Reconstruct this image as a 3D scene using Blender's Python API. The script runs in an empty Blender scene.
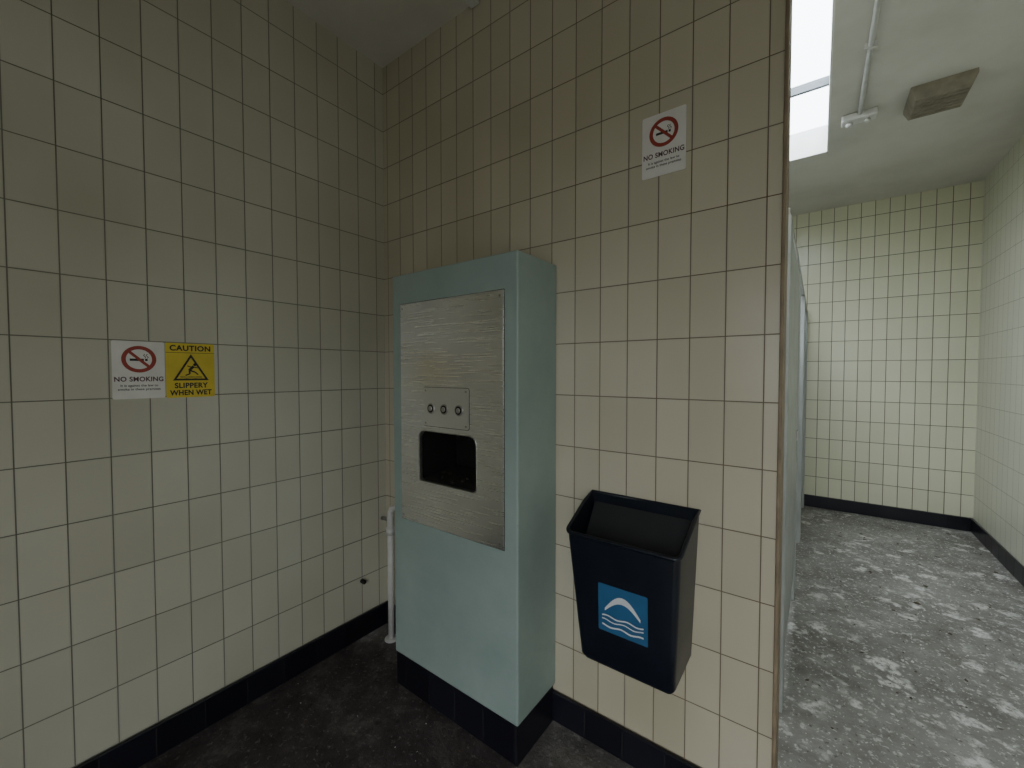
import bpy, bmesh, math, random
from mathutils import Vector, Matrix
random.seed(4)
S=bpy.context.scene
D=bpy.data
H=3.06      # ceiling height
BB=0.12     # baseboard height
WX=1.84     # end of the centre wall
RX=3.05     # right wall
FY=3.89     # far wall
RY=-2.75    # rear wall
TW=0.104; TH=0.2

# ------------------------------------------------------------ helpers
def link(o,parent=None):
    S.collection.objects.link(o)
    if parent: o.parent=parent
    return o
def mesh_obj(name,verts,faces,mat=None,parent=None,smooth=False):
    me=D.meshes.new(name); me.from_pydata([tuple(v) for v in verts],[],faces); me.update()
    o=D.objects.new(name,me)
    if mat: me.materials.append(mat)
    if smooth:
        for p in me.polygons: p.use_smooth=True
    return link(o,parent)
def bm_obj(name,bm,mat=None,parent=None,smooth=False):
    me=D.meshes.new(name); bm.normal_update(); bm.to_mesh(me); bm.free()
    o=D.objects.new(name,me)
    if mat: me.materials.append(mat)
    if smooth:
        for p in me.polygons: p.use_smooth=True
    return link(o,parent)
def box(name,a,b,mat=None,parent=None,bev=0,seg=2):
    bm=bmesh.new()
    bmesh.ops.create_cube(bm,size=1)
    for v in bm.verts:
        v.co=Vector([(a[i]+b[i])/2+v.co[i]*(b[i]-a[i]) for i in range(3)])
    if bev: bmesh.ops.bevel(bm,geom=bm.edges[:],offset=bev,segments=seg,affect='EDGES',profile=.5)
    return bm_obj(name,bm,mat,parent)
def cyl(name,p0,p1,r,mat=None,parent=None,n=20,r2=None,bev=0):
    p0=Vector(p0);p1=Vector(p1);d=p1-p0
    bm=bmesh.new()
    bmesh.ops.create_cone(bm,cap_ends=True,segments=n,radius1=r,radius2=r if r2 is None else r2,depth=d.length)
    if bev: bmesh.ops.bevel(bm,geom=[e for e in bm.edges if abs(e.verts[0].co.z-e.verts[1].co.z)<1e-6],offset=bev,segments=2,affect='EDGES')
    m=Matrix.Translation((p0+p1)/2)@d.to_track_quat('Z','Y').to_matrix().to_4x4()
    bmesh.ops.transform(bm,matrix=m,verts=bm.verts)
    o=bm_obj(name,bm,mat,parent)
    for p in o.data.polygons: p.use_smooth=len(p.vertices)==4
    return o
def tube(name,pts,r,mat,parent=None,cyc=False):
    cu=D.curves.new(name,'CURVE');cu.dimensions='3D';cu.bevel_depth=r;cu.bevel_resolution=4
    sp=cu.splines.new('POLY');sp.points.add(len(pts)-1)
    for i,p in enumerate(pts): sp.points[i].co=(*p,1)
    sp.use_cyclic_u=cyc
    o=D.objects.new(name,cu); cu.materials.append(mat)
    return link(o,parent)
def empty(name,loc=(0,0,0),rot=(0,0,0)):
    o=D.objects.new(name,None); o.location=loc;o.rotation_euler=rot;o.empty_display_size=.1
    return link(o)
def boolean(o,cut):
    m=o.modifiers.new('b','BOOLEAN');m.operation='DIFFERENCE';m.object=cut;m.solver='EXACT'
    bpy.context.view_layer.update()
    dg=bpy.context.evaluated_depsgraph_get()
    me=D.meshes.new_from_object(o.evaluated_get(dg))
    o.modifiers.clear(); o.data=me
    D.objects.remove(cut)
def fixn(o):
    bm=bmesh.new();bm.from_mesh(o.data);bmesh.ops.recalc_face_normals(bm,faces=bm.faces);bm.to_mesh(o.data);bm.free()
def rr(x0,y0,x1,y1,r,n=6,rb=None):
    pts=[]
    rb=r if rb is None else rb
    for cx,cy,a,q in((x1-r,y1-r,0,r),(x0+r,y1-r,90,r),(x0+rb,y0+rb,180,rb),(x1-rb,y0+rb,270,rb)):
        for i in range(n+1):
            t=math.radians(a+90*i/n); pts.append((cx+q*math.cos(t),cy+q*math.sin(t)))
    return pts

# ------------------------------------------------------------ materials
class NT:
    def __init__(s,name):
        s.m=D.materials.new(name); s.m.use_nodes=True; s.t=s.m.node_tree
        s.b=s.t.nodes['Principled BSDF']
    def n(s,typ,**k):
        nd=s.t.nodes.new(typ)
        for a,b in k.items(): setattr(nd,a,b)
        return nd
    def l(s,a,b): s.t.links.new(a,b)
    def math(s,op,a,b=None,c=None):
        nd=s.n('ShaderNodeMath',operation=op)
        for i,v in enumerate((a,b,c)):
            if v is None: continue
            if hasattr(v,'links'): s.l(v,nd.inputs[i])
            else: nd.inputs[i].default_value=v
        return nd.outputs[0]
    def noise(s,scale,detail=4,vec=None,rough=.5,dist=0):
        nd=s.n('ShaderNodeTexNoise'); nd.inputs['Scale'].default_value=scale; nd.inputs['Detail'].default_value=detail
        nd.inputs['Roughness'].default_value=rough; nd.inputs['Distortion'].default_value=dist
        if vec is not None: s.l(vec,nd.inputs['Vector'])
        return nd.outputs['Fac']
    def ramp(s,f,stops):
        nd=s.n('ShaderNodeValToRGB'); e=nd.color_ramp.elements
        while len(e)<len(stops): e.new(.5)
        for i,(p,c) in enumerate(stops):
            e[i].position=p; e[i].color=(*c,1) if len(c)==3 else c
        s.l(f,nd.inputs[0]); return nd.outputs[0]
    def g(s,f,a,b,v=1): return s.ramp(f,[(a,(0,0,0)),(b,(v,v,v))])
    def mix(s,f,a,b,mode='MIX'):
        nd=s.n('ShaderNodeMix',data_type='RGBA',blend_type=mode)
        for i,v in ((0,f),(6,a),(7,b)):
            if hasattr(v,'links'): s.l(v,nd.inputs[i])
            elif i==0: nd.inputs[0].default_value=v
            else: nd.inputs[i].default_value=(*v,1)
        return nd.outputs[2]
    def bump(s,h,strength=.3,dist=.01,norm=None):
        nd=s.n('ShaderNodeBump'); nd.inputs['Strength'].default_value=strength; nd.inputs['Distance'].default_value=dist
        s.l(h,nd.inputs['Height'])
        if norm is not None: s.l(norm,nd.inputs['Normal'])
        return nd.outputs[0]
    def pos(s): return s.n('ShaderNodeNewGeometry').outputs['Position']
    def set(s,k,v):
        if hasattr(v,'links'): s.l(v,s.b.inputs[k])
        else: s.b.inputs[k].default_value=(*v,1) if isinstance(v,tuple) else v

def simple(name,col,rough=.6,metal=0,var=.12,scale=12,bump=0):
    t=NT(name)
    p=t.pos()
    f=t.noise(scale,5,p)
    a=tuple(c*(1-var) for c in col); b=tuple(min(1,c*(1+var)) for c in col)
    t.set('Base Color',t.ramp(f,[(.3,a),(.7,b)]))
    t.set('Roughness',rough); t.set('Metallic',metal)
    if bump: t.set('Normal',t.bump(t.noise(scale*6,4,p),bump,.004))
    return t.m

def tile(name,axis,off,c1,c2,grout1,grout2,w=TW,h=TH,z0=BB,rough=.24,mort=.0018,grime=(.62,.58,.47),tilt=.03,dirtamt=.6,jfa=.4):
    t=NT(name); p=t.pos()
    sp=t.n('ShaderNodeSeparateXYZ'); t.l(p,sp.inputs[0])
    u=t.math('ADD',sp.outputs[0 if axis=='x' else 1],40*w-off)
    v=t.math('SUBTRACT',sp.outputs[2],z0-10*h)
    cb=t.n('ShaderNodeCombineXYZ'); t.l(u,cb.inputs[0]); t.l(v,cb.inputs[1])
    br=t.n('ShaderNodeTexBrick',offset=0.0,squash=1.0); t.l(cb.outputs[0],br.inputs['Vector'])
    br.inputs['Scale'].default_value=1; br.inputs['Mortar Size'].default_value=mort
    br.inputs['Mortar Smooth'].default_value=.25; br.inputs['Brick Width'].default_value=w; br.inputs['Row Height'].default_value=h
    br.inputs['Color1'].default_value=(*c1,1); br.inputs['Color2'].default_value=(*c2,1)
    g=t.mix(t.g(t.noise(2.2,3,p),.35,.65),grout1,grout2)
    t.l(g,br.inputs['Mortar'])
    dirt=t.g(t.noise(1.1,3,p,.5),.30,.80,dirtamt)
    col=t.mix(dirt,br.outputs['Color'],grime,'MULTIPLY')
    br2=t.n('ShaderNodeTexBrick',offset=0.0,squash=1.0); t.l(cb.outputs[0],br2.inputs['Vector'])
    br2.inputs['Scale'].default_value=1; br2.inputs['Mortar Size'].default_value=.008
    br2.inputs['Mortar Smooth'].default_value=1; br2.inputs['Brick Width'].default_value=w; br2.inputs['Row Height'].default_value=h
    jf=t.math('MULTIPLY',br2.outputs['Fac'],t.g(t.noise(6,5,p,.6),.40,.75,jfa))
    col=t.mix(jf,col,tuple(q*.5 for q in c1))
    t.set('Base Color',col)
    r=t.math('MULTIPLY_ADD',br.outputs['Fac'],.5,rough)
    t.set('Roughness',r)
    fu=t.math('FLOOR',t.math('DIVIDE',u,w)); fv=t.math('FLOOR',t.math('DIVIDE',v,h))
    c2_=t.n('ShaderNodeCombineXYZ'); t.l(fu,c2_.inputs[0]); t.l(fv,c2_.inputs[1])
    wn=t.n('ShaderNodeTexWhiteNoise',noise_dimensions='3D'); t.l(c2_.outputs[0],wn.inputs['Vector'])
    vm=t.n('ShaderNodeVectorMath',operation='SUBTRACT'); t.l(wn.outputs['Color'],vm.inputs[0]); vm.inputs[1].default_value=(.5,.5,.5)
    vs=t.n('ShaderNodeVectorMath',operation='SCALE'); t.l(vm.outputs[0],vs.inputs[0]); vs.inputs['Scale'].default_value=tilt
    ge=t.n('ShaderNodeNewGeometry')
    va=t.n('ShaderNodeVectorMath',operation='ADD'); t.l(vs.outputs[0],va.inputs[0]); t.l(ge.outputs['Normal'],va.inputs[1])
    vn=t.n('ShaderNodeVectorMath',operation='NORMALIZE'); t.l(va.outputs[0],vn.inputs[0])
    inv=t.math('SUBTRACT',1,br.outputs['Fac'])
    t.set('Normal',t.bump(inv,.6,.0025,vn.outputs[0]))
    return t.m

m_tile_c=tile('tile_centre','x',.035,(.67,.635,.51),(.60,.57,.45),(.14,.085,.045),(.21,.17,.12))
m_tile_l=tile('tile_left','y',.055,(.63,.625,.535),(.575,.57,.48),(.12,.11,.085),(.21,.195,.165),w=.106)
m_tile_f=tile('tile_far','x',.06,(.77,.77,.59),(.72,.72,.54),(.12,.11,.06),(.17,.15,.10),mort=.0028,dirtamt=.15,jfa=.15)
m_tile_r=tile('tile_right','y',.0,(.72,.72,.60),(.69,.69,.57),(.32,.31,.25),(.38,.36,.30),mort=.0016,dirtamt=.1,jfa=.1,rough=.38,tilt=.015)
dk=((.008,.008,.014),(.014,.014,.023),(.035,.035,.035),(.02,.02,.02))
m_skx=tile('skirting_tile_x','x',.035,*dk,w=.15,h=.5,z0=-.1,rough=.3,grime=(.6,.6,.6))
m_sky=tile('skirting_tile_y','y',.035,*dk,w=.15,h=.5,z0=-.1,rough=.3,grime=(.6,.6,.6))
# ceiling
t=NT('ceiling_paint'); p=t.pos()
f=t.noise(1.3,7,p,.6)
t.set('Base Color',t.ramp(f,[(.3,(.58,.565,.51)),(.55,(.70,.685,.64)),(.8,(.77,.755,.71))])); t.set('Roughness',.7)
t.set('Normal',t.bump(t.noise(35,4,p),.2,.004)); m_ceil=t.m
# floor
t=NT('dusty_floor'); p=t.pos()
sp=t.n('ShaderNodeSeparateXYZ'); t.l(p,sp.inputs[0])
base=t.ramp(t.noise(3,9,p,.75),[(.36,(.15,.14,.125)),(.5,(.25,.24,.22)),(.64,(.35,.34,.315))])
base=t.mix(t.g(t.noise(1.4,6,p,.65),.45,.7,.7),base,(.38,.37,.345))
base=t.mix(t.g(t.noise(1.9,7,p,.7,.5),.52,.68,.7),base,(.14,.125,.105))
# pale trodden dabs and peeled patches
vo=t.n('ShaderNodeTexVoronoi'); vo.inputs['Scale'].default_value=6.5; vo.inputs['Randomness'].default_value=1
wv=t.n('ShaderNodeVectorMath',operation='ADD'); t.l(p,wv.inputs[0])
nz=t.n('ShaderNodeTexNoise'); nz.inputs['Scale'].default_value=11; nz.inputs['Detail'].default_value=5; t.l(p,nz.inputs['Vector'])
sc_=t.n('ShaderNodeVectorMath',operation='SCALE'); t.l(nz.outputs['Color'],sc_.inputs[0]); sc_.inputs['Scale'].default_value=.22
t.l(sc_.outputs[0],wv.inputs[1]); t.l(wv.outputs[0],vo.inputs['Vector'])
dab=t.ramp(vo.outputs['Distance'],[(.24,(1,1,1)),(.38,(0,0,0))])
dab=t.math('MULTIPLY',dab,t.g(t.noise(34,5,p,.75),.38,.54))
dab=t.math('MULTIPLY',dab,t.g(t.noise(2.3,3,p),.38,.52))
base=t.mix(dab,base,(.78,.77,.74))
base=t.mix(t.g(t.noise(24,4,p,.65),.59,.64,.7),base,(.66,.65,.62))
base=t.mix(t.g(t.noise(58,4,p,.65),.59,.65,.8),base,(.74,.73,.70))
base=t.mix(t.g(t.noise(35,5,p,.7),.60,.66,.8),base,(.07,.062,.052))
dirt_shade=t.ramp(t.noise(5,9,p,.78,.3),[(.36,(.026,.020,.023)),(.52,(.064,.052,.054)),(.66,(.16,.135,.13))])  # near-room floor: dirt plus shade painted into the colour
dirt_shade=t.mix(t.g(t.noise(45,4,p,.7),.58,.66,.5),dirt_shade,(.30,.28,.26))
dirt_shade=t.mix(t.g(t.noise(19,6,p,.7),.58,.64,.7),dirt_shade,(.016,.012,.012))
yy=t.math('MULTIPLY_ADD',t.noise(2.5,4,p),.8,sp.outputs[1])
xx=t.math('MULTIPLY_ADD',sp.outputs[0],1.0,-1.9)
mask=t.ramp(t.math('MAXIMUM',t.math('ADD',yy,-.25),xx),[(.0,(0,0,0)),(.35,(1,1,1))])  # blends the painted-in shade of the near room into the paler corridor
t.set('Base Color',t.mix(mask,dirt_shade,base)); t.set('Roughness',t.math('MULTIPLY_ADD',t.noise(4,5,p),.4,.5))
t.set('Normal',t.bump(t.noise(12,9,p,.78),1.0,.02)); m_floor=t.m
# teal paint
t=NT('teal_paint'); p=t.pos()
c=t.ramp(t.noise(3.5,6,p,.6),[(.3,(.28,.365,.345)),(.55,(.325,.415,.39)),(.75,(.37,.455,.43))])
c=t.mix(t.g(t.noise(38,4,p,.7),.70,.73,.8),c,(.45,.47,.43))
c=t.mix(t.g(t.noise(26,5,p,.7),.68,.72,.5),c,(.17,.20,.18))
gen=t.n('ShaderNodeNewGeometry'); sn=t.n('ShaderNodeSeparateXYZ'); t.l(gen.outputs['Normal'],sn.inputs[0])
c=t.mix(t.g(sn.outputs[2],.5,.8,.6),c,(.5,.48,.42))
t.set('Base Color',c); t.set('Roughness',.48)
t.set('Normal',t.bump(t.noise(18,6,p,.6),.25,.008)); m_teal=t.m
# brushed steel
def steel(name,a,b,r0):
    t=NT(name); p=t.pos()
    mp=t.n('ShaderNodeMapping'); mp.inputs['Scale'].default_value=(1,1,40); t.l(p,mp.inputs[0])
    f=t.noise(5,3,mp.outputs[0]); g=t.noise(2.5,2,p)
    t.set('Base Color',t.ramp(g,[(.35,a),(.65,b)])); t.set('Metallic',1.0)
    t.set('Roughness',t.math('MULTIPLY_ADD',f,.06,r0))
    return t.m
m_steel=steel('brushed_steel',(.76,.765,.775),(.88,.88,.89),.25)
m_plate=steel('button_plate_steel',(.78,.78,.79),(.86,.86,.865),.32)
m_steel2=simple('worn_steel',(.45,.44,.42),.35,.9,.15,40)
m_dsteel=simple('tarnished_steel',(.02,.019,.018),.6,.4,.15,40)
m_gasket=simple('plate_gasket',(.09,.085,.08),.6,.3,.15,40)
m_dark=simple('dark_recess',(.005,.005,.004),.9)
m_bin=simple('navy_bin_plastic',(.006,.009,.017),.36,0,.25,20,.12)
m_binin=simple('bin_interior',(.020,.021,.024),.7)
m_white=simple('sign_white',(.76,.75,.72),.45,0,.06,14)
m_wplain=simple('print_white',(.66,.70,.72),.5,0,.03)
m_red=simple('sign_red',(.34,.05,.035),.5,0,.1)
m_ink=simple('sign_ink',(.02,.02,.022),.5)
m_ink2=simple('sign_ink_purple',(.10,.045,.06),.5)
m_yel=simple('sign_yellow',(.68,.54,.05),.45,0,.08,10)
m_blue=simple('sticker_blue',(.03,.12,.26),.4,0,.1)
m_pipe=simple('white_pipe',(.68,.68,.66),.4,0,.1,20)
m_brown=simple('brown_edge_trim',(.26,.20,.13),.55,0,.25,14,.2)
m_fix=simple('grimy_light_cover',(.26,.235,.18),.6,0,.25,18,.2)
m_part=simple('stall_laminate',(.38,.40,.39),.4,0,.12,6)
m_frame=simple('skylight_frame',(.16,.18,.2),.5,0,.1)
m_leaf=simple('dry_debris',(.10,.08,.055),.8,0,.5,40)
m_paint=simple('white_reveal',(.8,.8,.78),.6,0,.08,6)

# ------------------------------------------------------------ room shell
T=.11
box('floor',(-.1,RY-.15,-.1),(RX+.1,FY+.1,0),m_floor)
box('wall_left',(-.1,RY,0),(0,FY,H),m_tile_l)
box('wall_far',(-.1,FY,0),(RX+.1,FY+.1,H),m_tile_f)
box('wall_right',(RX,RY,0),(RX+.1,FY,H),m_tile_r)
box('wall_centre',(0,0,0),(WX,T,H),m_tile_c)
DX0,DX1,DH=1.75,2.70,1.95
w=box('wall_rear',(-.1,RY-.12,0),(RX+.1,RY,H),m_tile_c)
boolean(w,box('cut',(DX0,RY-.3,-.05),(DX1,RY+.2,DH)))
light_openings=[(1.36,1.58,1.78,2.00),(2.1,2.85,2.12,2.50)]  # second one is an unseen transom, added to brighten the upper centre wall
for (a,b,c,d) in light_openings: boolean(w,box('cut',(a,RY-.3,c),(b,RY+.2,d)))
e=empty('trim_doorway')
box('jamb_left',(DX0,RY-.125,0),(DX0+.05,RY+.01,DH),m_brown,e)
box('jamb_right',(DX1-.05,RY-.125,0),(DX1,RY+.01,DH),m_brown,e)
box('head',(DX0,RY-.125,DH-.05),(DX1,RY+.01,DH),m_brown,e)
for k,(wx0,wx1,wz0,wz1) in enumerate(light_openings):
    e=empty('window_%d'%(k+1))
    for i,(a,b) in enumerate([((wx0,wz0),(wx0+.02,wz1)),((wx1-.02,wz0),(wx1,wz1)),((wx0,wz0),(wx1,wz0+.02)),((wx0,wz1-.02),(wx1,wz1))]):
        box('frame_%d'%i,(a[0],RY-.08,a[1]),(b[0],RY-.04,b[1]),m_frame,e)
SX0,SX1,SY0,SY1=.9,1.965,.2,2.52
c=box('ceiling',(-.1,RY-.12,H),(RX+.1,FY+.1,H+.18),m_ceil)
boolean(c,box('cut',(SX0,SY0,H-.1),(SX1,SY1,H+.4)))
e=empty('window_skylight')
for i,(a,b) in enumerate([((SX0,SY0,H+.0),(SX0+.02,SY1,H+.2)),((SX1-.01,SY0,H+.0),(SX1,SY1,H+.2)),
        ((SX0,SY0,H+.0),(SX1,SY0+.02,H+.2)),((SX0,SY1-.015,H+.0),(SX1,SY1,H+.2))]):
    box('reveal_%d'%i,a,b,m_paint,e)
for i,y in enumerate((.95,1.79)):
    box('glazing_bar_%d'%i,(SX0,y-.012,H+.10),(SX1,y+.012,H+.15),m_frame,e)
t=NT('skylight_glass')
tr=t.n('ShaderNodeBsdfTransparent'); tr.inputs[0].default_value=(.95,.98,1,1)
t.l(tr.outputs[0],t.t.nodes['Material Output'].inputs[0])
box('pane',(SX0,SY0,H+.152),(SX1,SY1,H+.158),t.m,e)
box('trim_wall_end',(WX,-.006,0),(WX+.010,T+.004,H),m_brown,bev=.003)
def bb(name,a,b,m): box(name,a,b,m,bev=.004)
bb('baseboard_left',(0,RY,0),(.014,FY,BB),m_sky)
bb('baseboard_centre',(.014,-.014,0),(WX,0,BB),m_skx)
bb('baseboard_far',(.014,FY-.014,0),(RX-.014,FY,BB),m_skx)
bb('baseboard_right',(RX-.014,RY,0),(RX,FY,BB),m_sky)
bb('baseboard_rear',(.014,RY,0),(DX0,RY+.014,BB),m_skx)

# ------------------------------------------------------------ hand wash unit
CX0,CX1,CY,CZ0,CZ1=.416,1.099,-.264,.15,1.83
hw=empty('hand_wash_unit')
body=box('housing',(CX0,CY,CZ0),(CX1,-.001,CZ1),m_teal,hw,bev=.006)
ox0,ox1,oz0,oz1=.590,.914,.955,1.168
boolean(body,box('cut',(ox0-.01,CY-.1,oz0-.01),(ox1+.01,-.03,oz1+.01)))
box('plinth',(CX0+.004,CY+.004,0),(CX1-.004,-.015,CZ0-.001),m_skx,hw,bev=.003)
a=(ox0-.008,CY+.001,oz0-.008); b=(ox1+.008,-.035,oz1+.008)
v=[(a[0],a[1],a[2]),(b[0],a[1],a[2]),(b[0],b[1],a[2]),(a[0],b[1],a[2]),(a[0],a[1],b[2]),(b[0],a[1],b[2]),(b[0],b[1],b[2]),(a[0],b[1],b[2])]
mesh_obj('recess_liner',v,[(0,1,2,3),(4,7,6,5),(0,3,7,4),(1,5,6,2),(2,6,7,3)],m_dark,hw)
px0,px1,pz0,pz1=.477,1.040,.772,1.700
pan=box('steel_panel',(px0,CY-.006,pz0),(px1,CY+.0005,pz1),m_steel,hw,bev=.0015)
box('panel_gasket',(px0-.0025,CY-.002,pz0-.0025),(px0+.01,CY-.0005,pz1+.0025),m_gasket,hw)
box('panel_gasket_right',(px1-.01,CY-.002,pz0-.0025),(px1+.0025,CY-.0005,pz1+.0025),m_gasket,hw)
box('panel_gasket_top',(px0,CY-.002,pz1-.01),(px1,CY-.0005,pz1+.0025),m_gasket,hw)
box('panel_gasket_bottom',(px0,CY-.002,pz0-.0025),(px1,CY-.0005,pz0+.01),m_gasket,hw)
pts=rr(ox0,oz0,ox1,oz1,.036,6,.016)
n=len(pts)
cut=mesh_obj('cut',[(x,CY-.05,z) for x,z in pts]+[(x,CY+.05,z) for x,z in pts],
   [tuple(range(n)),tuple(reversed(range(n,2*n)))]+[(i,i+n,(i+1)%n+n,(i+1)%n) for i in range(n)])
fixn(cut)
boolean(pan,cut)
v=[];f=[]
for k,(dy,ins) in enumerate(((-.0062,0),(-.0085,.0015),(-.0075,.003),(.0,.0035),(.012,.0035))):
    q=rr(ox0+ins-.001,oz0+ins-.001,ox1-ins+.001,oz1-ins+.001,.036,6,.016)
    v+=[(x,CY+dy,z) for x,z in q]
for k in range(4):
    for i in range(n): f.append((k*n+i,k*n+(i+1)%n,(k+1)*n+(i+1)%n,(k+1)*n+i))
mesh_obj('opening_lip',v,f,m_steel2,hw,True)
mesh_obj('trough',[(ox0+.004,CY+.012,oz0+.004),(ox1-.004,CY+.012,oz0+.004),(ox1,CY+.20,oz0+.025),(ox0,CY+.20,oz0+.025)],[(0,1,2,3)],simple('trough_grime',(.022,.019,.016),.8,0),hw)
box('nozzle_bar',(ox0+.06,CY+.12,oz1-.030),(ox1-.06,CY+.16,oz1-.004),m_dsteel,hw,bev=.006)
for i in range(3):
    cyl('nozzle_%d'%i,(.68+.07*i,CY+.14,oz1-.025),(.68+.07*i,CY+.135,oz1-.05),.008,m_dsteel,hw,12)
bm=bmesh.new()
for i in range(30):
    x=random.uniform(.61,.90);y=CY+random.uniform(.02,.10);s=random.uniform(.005,.012)
    z=oz0+.006+(y-CY-.012)*.11
    q=[bm.verts.new((x+s*math.cos(k*1.57+i),y+s*math.sin(k*1.57+i),z+random.uniform(0,.010))) for k in range(4)]
    bm.faces.new(q)
bm_obj('litter_in_trough',bm,simple('trough_litter',(.04,.032,.025),.8),hw)
def rplate(name,x0,z0,x1,z1,r,ya,yb,mat):
    q=rr(x0,z0,x1,z1,r,4);n=len(q)
    v=[(x,ya,z) for x,z in q]+[(x,yb,z) for x,z in q]
    o=mesh_obj(name,v,[(i,(i+1)%n,(i+1)%n+n,i+n) for i in range(n)]+[tuple(range(n,2*n))],mat,hw); fixn(o); return o
rplate('button_plate_gasket',.6245,1.1875,.8795,1.3495,.010,CY-.0055,CY-.0068,m_gasket)
rplate('button_plate',.627,1.19,.877,1.347,.008,CY-.0066,CY-.0090,m_plate)
yp=CY-.0090
for i,(x) in enumerate((.673,.748,.828)):
    z=1.262
    cyl('button_ring_%d'%i,(x,yp+.001,z),(x,yp-.005,z),.0215,m_steel2,hw,28,bev=.0015)
    cyl('button_well_%d'%i,(x,yp-.0045,z),(x,yp-.0056,z),.0165,m_dark,hw,24)
    cyl('button_cap_%d'%i,(x,yp-.0048,z),(x,yp-.009,z),.0105,m_steel2,hw,20,bev=.0015)
for i,(x,z) in enumerate([(px0+.015,pz0+.02),(px1-.015,pz0+.02),(px0+.015,pz1-.02),(px1-.015,pz1-.02),(.64,1.335),(.864,1.335),(.64,1.202),(.864,1.202)]):
    yy0=CY-.006 if i<4 else yp
    cyl('screw_%d'%i,(x,yy0,z),(x,yy0-.0022,z),.0045,m_steel2,hw,12)

# ------------------------------------------------------------ pipe beside unit
pp=empty('water_pipe')
X,Y=.15,-.085
cyl('riser',(X,Y,0),(X,Y,.66),.016,m_pipe,pp)
cyl('collar',(X,Y,.56),(X,Y,.60),.022,m_pipe,pp,bev=.003)
cyl('floor_flange',(X,Y,0),(X,Y,.012),.035,m_pipe,pp,bev=.003)
tube('elbow',[(X,Y,.65),(X,Y,.68),(X+.012,Y,.70),(X+.04,Y,.71),(CX0+.01,Y,.71)],.015,m_pipe,pp)
cyl('valve',(X,Y,.64),(X-.055,Y-.01,.64),.012,m_steel2,pp)
tube('thin_supply',[(X+.05,-.02,.7),(X+.05,-.02,1.75),(CX0+.01,-.02,1.75)],.007,m_pipe,pp)
cyl('wall_stub',(0,-.16,.30),(.03,-.16,.30),.011,m_dsteel,empty('pipe_stub'),16,bev=.002)

# ------------------------------------------------------------ litter bin
lb=empty('wall_litter_bin')
def lerp(a,b,t): return a+(b-a)*t
Bt=(1.258,1.632); Bb=(1.312,1.612); dt=.222; db=.198; zb=.462; zbk=.962; zft=.880
def P(l,f,z):
    k=(z-zb)/(zbk-zb)
    x0=lerp(Bb[0],Bt[0],k);x1=lerp(Bb[1],Bt[1],k);d=lerp(db,dt,k)
    return (lerp(x0,x1,l),-.004-f*d,z)
prof=[(0,0),(0,.3),(0,.62),(0,.90)]
for i in range(1,6):
    a=math.radians(90*i/6); prof.append((.05*(1-math.cos(a)),.90+.10*math.sin(a)))
prof+=[(.05+.90*i/8,1) for i in range(9)]
for i in range(1,6):
    a=math.radians(90-90*i/6); prof.append((1-.05*(1-math.cos(a)),.90+.10*math.sin(a)))
prof+=[(1,.90),(1,.62),(1,.3),(1,0)]
def ztop(f):
    if f<.12: return zbk
    k=(f-.12)/.88
    return lerp(zbk,zft,k)
levels=[0,.04,.3,.6,.85,1]
verts=[];faces=[]
for li,k in enumerate(levels):
    for (l,f) in prof:
        zt=ztop(f); z=lerp(zb,zt,k)
        ll,ff=l,f
        if k==0: ll=.5+(l-.5)*.95; ff=f*.95
        verts.append(P(ll,ff,z))
N=len(prof)
for li in range(len(levels)-1):
    for i in range(N):
        j=(i+1)%N
        faces.append((li*N+i,li*N+j,(li+1)*N+j,(li+1)*N+i))
faces.append(tuple(reversed(range(N))))
o=mesh_obj('bin_shell',verts,faces,m_bin,lb,True)
fixn(o)
for p_ in o.data.polygons:p_.use_smooth=True
sm=o.modifiers.new('s','SOLIDIFY');sm.thickness=.006;sm.offset=-1
es=o.modifiers.new('e','EDGE_SPLIT');es.split_angle=math.radians(40)
rim=[verts[(len(levels)-1)*N+i] for i in range(N)]
tube('rim',rim,.0065,m_bin,lb,True)
mesh_obj('inner_flap',[P(.03,.04,.93),P(.97,.04,.93),P(.97,.75,.78),P(.03,.75,.78)],[(0,1,2,3)],m_binin,lb)
def frontpt(x,z,off):
    k=(z-zb)/(zbk-zb); return (x,-.004-lerp(db,dt,k)-off,z)
def fpoly(name,pts,off,mat): mesh_obj(name,[frontpt(x,z,off) for x,z in pts],[tuple(range(len(pts)))],mat,lb)
sx0,sx1,sz0,sz1=1.380,1.538,.588,.742
fpoly('sticker',rr(sx0,sz0,sx1,sz1,.004,3),.001,m_blue)
def SQ(u,v): return (lerp(sx0,sx1,u),lerp(sz0,sz1,v))
up=[SQ(.14+.72*i/14,.46+.36*math.sin(math.pi*i/14*.93+.1)) for i in range(15)]
lo=[SQ(.14+.72*i/14,.44+.24*math.sin(math.pi*i/14)) for i in range(15)]
vs=[frontpt(x,z,.0016) for x,z in up+lo]
mesh_obj('mark_arc',vs,[(i,i+1,16+i,15+i) for i in range(14)],m_wplain,lb)
def band(name,v0,h,ph):
    a=[SQ(.08+.84*i/16,v0+.02*math.sin(i*.8+ph)) for i in range(17)]
    b=[SQ(.08+.84*i/16,v0-h+.02*math.sin(i*.8+ph)) for i in range(17)]
    mesh_obj(name,[frontpt(x,z,.0016) for x,z in a+b],[(i,i+1,18+i,17+i) for i in range(16)],m_wplain,lb)
band('mark_wave_1',.35,.03,0); band('mark_wave_2',.26,.025,1); band('mark_wave_3',.15,.035,2)

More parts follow.
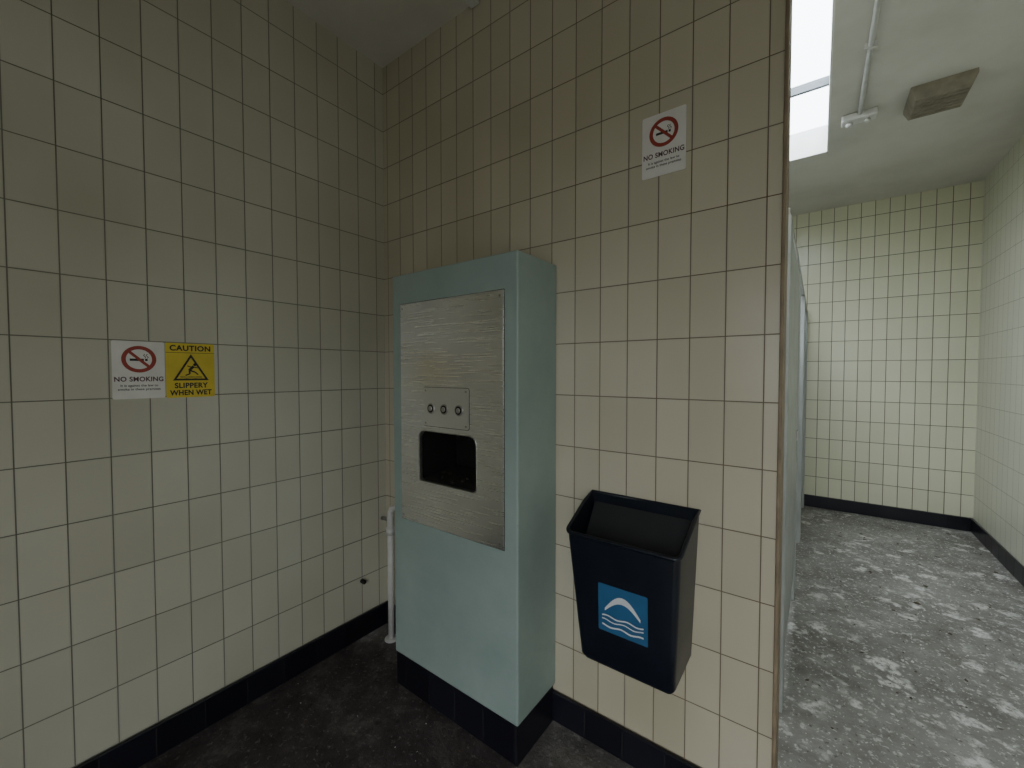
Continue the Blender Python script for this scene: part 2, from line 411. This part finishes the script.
# ------------------------------------------------------------ signs
def flat(name,pts,z,mat,par): return mesh_obj(name,[(x,y,z) for x,y in pts],[tuple(range(len(pts)))],mat,par)
def ring(name,cx,cy,r0,r1,z,mat,par,n=48):
    v=[];f=[]
    for i in range(n):
        a=2*math.pi*i/n
        v+= [(cx+r0*math.cos(a),cy+r0*math.sin(a),z),(cx+r1*math.cos(a),cy+r1*math.sin(a),z)]
    for i in range(n):
        j=(i+1)%n; f.append((2*i,2*i+1,2*j+1,2*j))
    return mesh_obj(name,v,f,mat,par)
def text(body,x,y,size,z,mat,par,off=0,sx=1,sp=1):
    cu=D.curves.new('lettering','FONT');cu.body=body;cu.size=size;cu.align_x='CENTER';cu.align_y='CENTER';cu.offset=off
    cu.space_character=sp
    cu.materials.append(mat)
    o=D.objects.new('lettering_'+body.split()[0].lower(),cu);o.location=(x,y,z);o.scale=(sx,1,1)
    return link(o,par)
def seg(name,x0,y0,x1,y1,w,z,mat,par):
    d=Vector((x1-x0,y1-y0)).normalized();nx,ny=-d.y*w/2,d.x*w/2
    return flat(name,[(x0+nx,y0+ny),(x0-nx,y0-ny),(x1-nx,y1-ny),(x1+nx,y1+ny)],z,mat,par)
def slab(name,w,h,mat,par,r=.006):
    pts=rr(-w/2,-h/2,w/2,h/2,r,4);n=len(pts)
    return mesh_obj(name,[(x,y,.0) for x,y in pts]+[(x,y,.0015) for x,y in pts],
       [tuple(reversed(range(n))),tuple(range(n,2*n))]+[(i,(i+1)%n,(i+1)%n+n,i+n) for i in range(n)],mat,par)
def nosmoke(loc,rot,w,h):
    e=empty('no_smoking_sign',loc,rot)
    slab('plate',w,h,m_white,e)
    cy=.038
    ring('ban_ring',0,cy,.035,.047,.0021,m_red,e)
    seg('cigarette',-.025,cy-.002,.013,cy-.002,.008,.0018,m_ink,e)
    seg('ember',.016,cy-.002,.023,cy-.002,.008,.0018,m_ink,e)
    for k in range(2):
        a=[(.015+.007*k+.003*math.sin(i*1.1),cy+.004+i*.0024) for i in range(7)]
        for i in range(6): seg('smoke_%d_%d'%(k,i),a[i][0],a[i][1],a[i+1][0],a[i+1][1],.002,.0018,m_ink,e)
    seg('ban_bar',-.028,cy+.028,.028,cy-.028,.009,.0024,m_red,e)
    text('NO SMOKING',0,-.033,.0225,.002,m_ink2,e,.0006,.89,1.07)
    text('It is against the law to',0,-.055,.0115,.002,m_ink,e,.00015)
    text('smoke in these premises',0,-.068,.0115,.002,m_ink,e,.00015)
    return e
LR=(math.radians(90),0,math.radians(90)); CRt=(math.radians(90),0,0)
nosmoke((.001,-1.033,1.417),LR,.142,.203)
nosmoke((1.506,-.001,2.168),CRt,.143,.205)
e=empty('caution_slippery_sign',(.001,-.883,1.416),LR)
slab('plate',.152,.205,m_yel,e)
text('CAUTION',0,.083,.0275,.002,m_ink,e,.0009,.98,1.08)
text('SLIPPERY',0,-.058,.0265,.002,m_ink,e,.0009,.92,1.08)
text('WHEN WET',0,-.085,.0265,.002,m_ink,e,.0009,.86,1.06)
seg('rule',-.076,.0665,.076,.0665,.0015,.002,m_ink,e)
A=(0,.062);B=(-.056,-.038);C=(.056,-.038)
cx_,cy_=0,-.005
def sc(p,k): return (cx_+(p[0]-cx_)*k,cy_+(p[1]-cy_)*k)
o_=[A,B,C];i_=[sc(q,.80) for q in o_]
mesh_obj('triangle',[(x,y,.002) for x,y in o_+i_],[(0,1,4,3),(1,2,5,4),(2,0,3,5)],m_ink,e)
ring('fig_head',.012,.022,0.0,.0055,.0022,m_ink,e,20)
seg('fig_torso',.008,.016,-.006,.000,.009,.0022,m_ink,e)
seg('fig_arm1',.006,.012,.021,.010,.0035,.0022,m_ink,e)
seg('fig_arm2',.004,.012,-.012,.017,.0035,.0022,m_ink,e)
seg('fig_thigh1',-.006,.000,.012,-.006,.0055,.0023,m_ink,e)
seg('fig_shin1',.012,-.006,.022,-.016,.0045,.0023,m_ink,e)
seg('fig_thigh2',-.006,.000,-.004,-.013,.0055,.0024,m_ink,e)
seg('fig_shin2',-.004,-.013,-.018,-.019,.0045,.0024,m_ink,e)
for k in range(2):
    a=[(-.034+.0068*i,-.024-.0045*k+.0014*math.sin(i*1.6)) for i in range(11)]
    for i in range(10): seg('water_%d_%d'%(k,i),a[i][0],a[i][1],a[i+1][0],a[i+1][1],.0016,.0022,m_ink,e)

# ------------------------------------------------------------ corridor: stalls
st=empty('toilet_stall_partitions')
ys=[.62,1.70,2.78,FY-.03]
fx=WX-.004
for i,y in enumerate(ys):
    box('pilaster_%d'%i,(fx-.03,y-.07 if i else y-.04,.0),(fx,min(y+.07,FY-.016),2.04),m_part,st,bev=.003)
    if i<3: box('divider_%d'%i,(.02,y-.01,.15),(fx-.03,y+.01,2.02),m_part,st,bev=.002)
for i in range(3):
    y0=ys[i]+.075;y1=ys[i+1]-.075
    d=box('door_%d'%i,(-.012,0,.16),(.012,y1-y0,2.0),m_part,st,bev=.002)
    d.location=(fx-.016,y0,0); d.rotation_euler=(0,0,math.radians((0,24,8)[i]))
    h=box('lock_%d'%i,(.012,y1-y0-.07,1.0),(.022,y1-y0-.02,1.06),m_steel2,st,bev=.003); h.location=d.location;h.rotation_euler=d.rotation_euler
box('headrail',(fx-.028,ys[0]-.04,2.035),(fx-.004,FY-.016,2.065),m_steel2,st,bev=.003)

# ------------------------------------------------------------ ceiling services
e=empty('ceiling_conduit')
px=2.115
cyl('pipe',(px,-1.2,H-.016),(px,2.03,H-.016),.012,m_pipe,e)
for i,y in enumerate((-.6,.4,1.35)): box('saddle_%d'%i,(px-.024,y-.008,H-.030),(px+.024,y+.008,H),m_pipe,e,bev=.002)
box('junction_box',(px-.09,2.02,H-.045),(px+.085,2.10,H),m_pipe,e,bev=.008)
cyl('lamp_socket',(px-.05,2.06,H-.045),(px-.05,2.06,H-.07),.018,m_pipe,e,bev=.003)
cyl('lamp_socket_2',(px+.04,2.06,H-.045),(px+.04,2.06,H-.065),.015,m_pipe,e,bev=.003)
e=empty('ceiling_light_fitting')
lx0,lx1,ly0,ly1=2.335,2.605,1.92,2.20
v=[]
for (z,k) in ((H,0),(H-.02,0),(H-.075,.02)):
    v+=[(lx0+k,ly0+k,z),(lx1-k,ly0+k,z),(lx1-k,ly1-k,z),(lx0+k,ly1-k,z)]
f=[]
for L in (0,1):
    for i in range(4):
        j=(i+1)%4; f.append((L*4+i,L*4+4+i,L*4+4+j,L*4+j))
f.append((8,11,10,9))
o=mesh_obj('cover',v,f,m_fix,e); b_=o.modifiers.new('b','BEVEL');b_.width=.006;b_.segments=2
fixn(o)
for i in range(6):
    y=ly0+.05+i*.036
    box('rib_%d'%i,(lx0+.03,y-.004,H-.079),(lx1-.03,y+.004,H-.074),m_fix,e)
e=empty('ceiling_cable')
cyl('conduit',(.68,-1.3,H-.011),(.68,-.0,H-.011),.009,m_pipe,e,12)
box('clip',(.655,-.05,H-.026),(.705,-.005,H),m_pipe,e,bev=.004)

# ------------------------------------------------------------ floor debris (one object, two kinds of scraps)
m_chip=simple('plaster_crumbs',(.66,.65,.62),.8,0,.2,40)
bm=bmesh.new()
def scatter(n,reg,smin,smax,mi,curl):
    for i in range(n):
        x=random.uniform(reg[0],reg[1]);y=random.uniform(reg[2],reg[3])
        s=random.uniform(smin,smax)*random.uniform(.5,1);a0=random.uniform(0,6.28);k=random.choice((4,5,6))
        asp=random.uniform(.25,.8)
        pts=[]
        for j in range(k):
            a=6.28*j/k; px=s*math.cos(a)*random.uniform(.7,1.1);py=s*asp*math.sin(a)*random.uniform(.7,1.1)
            pts.append((x+px*math.cos(a0)-py*math.sin(a0),y+px*math.sin(a0)+py*math.cos(a0),.001+random.uniform(0,curl)))
        c=bm.verts.new((x,y,.003+curl*.6))
        vv=[bm.verts.new(q) for q in pts]
        for j in range(k): bm.faces.new((c,vv[j],vv[(j+1)%k])).material_index=mi
scatter(170,(1.90,3.0,-.5,3.8),.006,.022,0,.008)
scatter(800,(1.90,3.0,-.5,3.8),.003,.014,1,.007)
scatter(50,(.05,1.8,-1.6,-.3),.004,.014,0,.006)
scatter(60,(.05,1.8,-1.6,-.3),.002,.006,1,.004)
o=bm_obj('floor_debris',bm,m_leaf); o.data.materials.append(m_chip)

# ------------------------------------------------------------ light: daylight sky through skylight, doorway, small high opening and added transom
W=D.worlds.new('overcast_sky');S.world=W;W.use_nodes=True;nt=W.node_tree
bg=nt.nodes['Background']
tc=nt.nodes.new('ShaderNodeTexCoord');sx=nt.nodes.new('ShaderNodeSeparateXYZ');cr=nt.nodes.new('ShaderNodeValToRGB')
nt.links.new(tc.outputs['Generated'],sx.inputs[0])
mm=nt.nodes.new('ShaderNodeMath');mm.operation='MULTIPLY_ADD';mm.inputs[1].default_value=.5;mm.inputs[2].default_value=.5
nt.links.new(sx.outputs[2],mm.inputs[0]);nt.links.new(mm.outputs[0],cr.inputs[0])
E=cr.color_ramp.elements
E[0].position=.47;E[0].color=(.07,.07,.066,1);E[1].position=.52;E[1].color=(.355,.372,.39,1)
E.new(1.0).color=(.96,.99,1,1)
nt.links.new(cr.outputs[0],bg.inputs[0]);bg.inputs[1].default_value=15
def portal(name,loc,rot,sx,sy):
    l=D.lights.new(name,'AREA');l.shape='RECTANGLE';l.size=sx;l.size_y=sy;l.cycles.is_portal=True
    o=D.objects.new(name,l);o.location=loc;o.rotation_euler=rot;link(o)
portal('skylight_portal',((SX0+SX1)/2,(SY0+SY1)/2,H+.17),(0,0,0),SX1-SX0,SY1-SY0)
portal('doorway_portal',((DX0+DX1)/2,RY-.13,DH/2),(math.radians(90),0,0),DX1-DX0,DH)
for k,(a,b,c,d) in enumerate(light_openings):
    portal('window_portal_%d'%k,((a+b)/2,RY-.13,(c+d)/2),(math.radians(90),0,0),b-a,d-c)

# ------------------------------------------------------------ camera
cam=D.cameras.new('camera');co=D.objects.new('camera',cam);link(co)
co.location=(1.931,-1.418,1.41)
co.rotation_euler=(math.radians(90-1.67),0,math.radians(36.6))
cam.lens=412/1024*36;cam.sensor_width=36;cam.clip_start=.02
S.camera=co
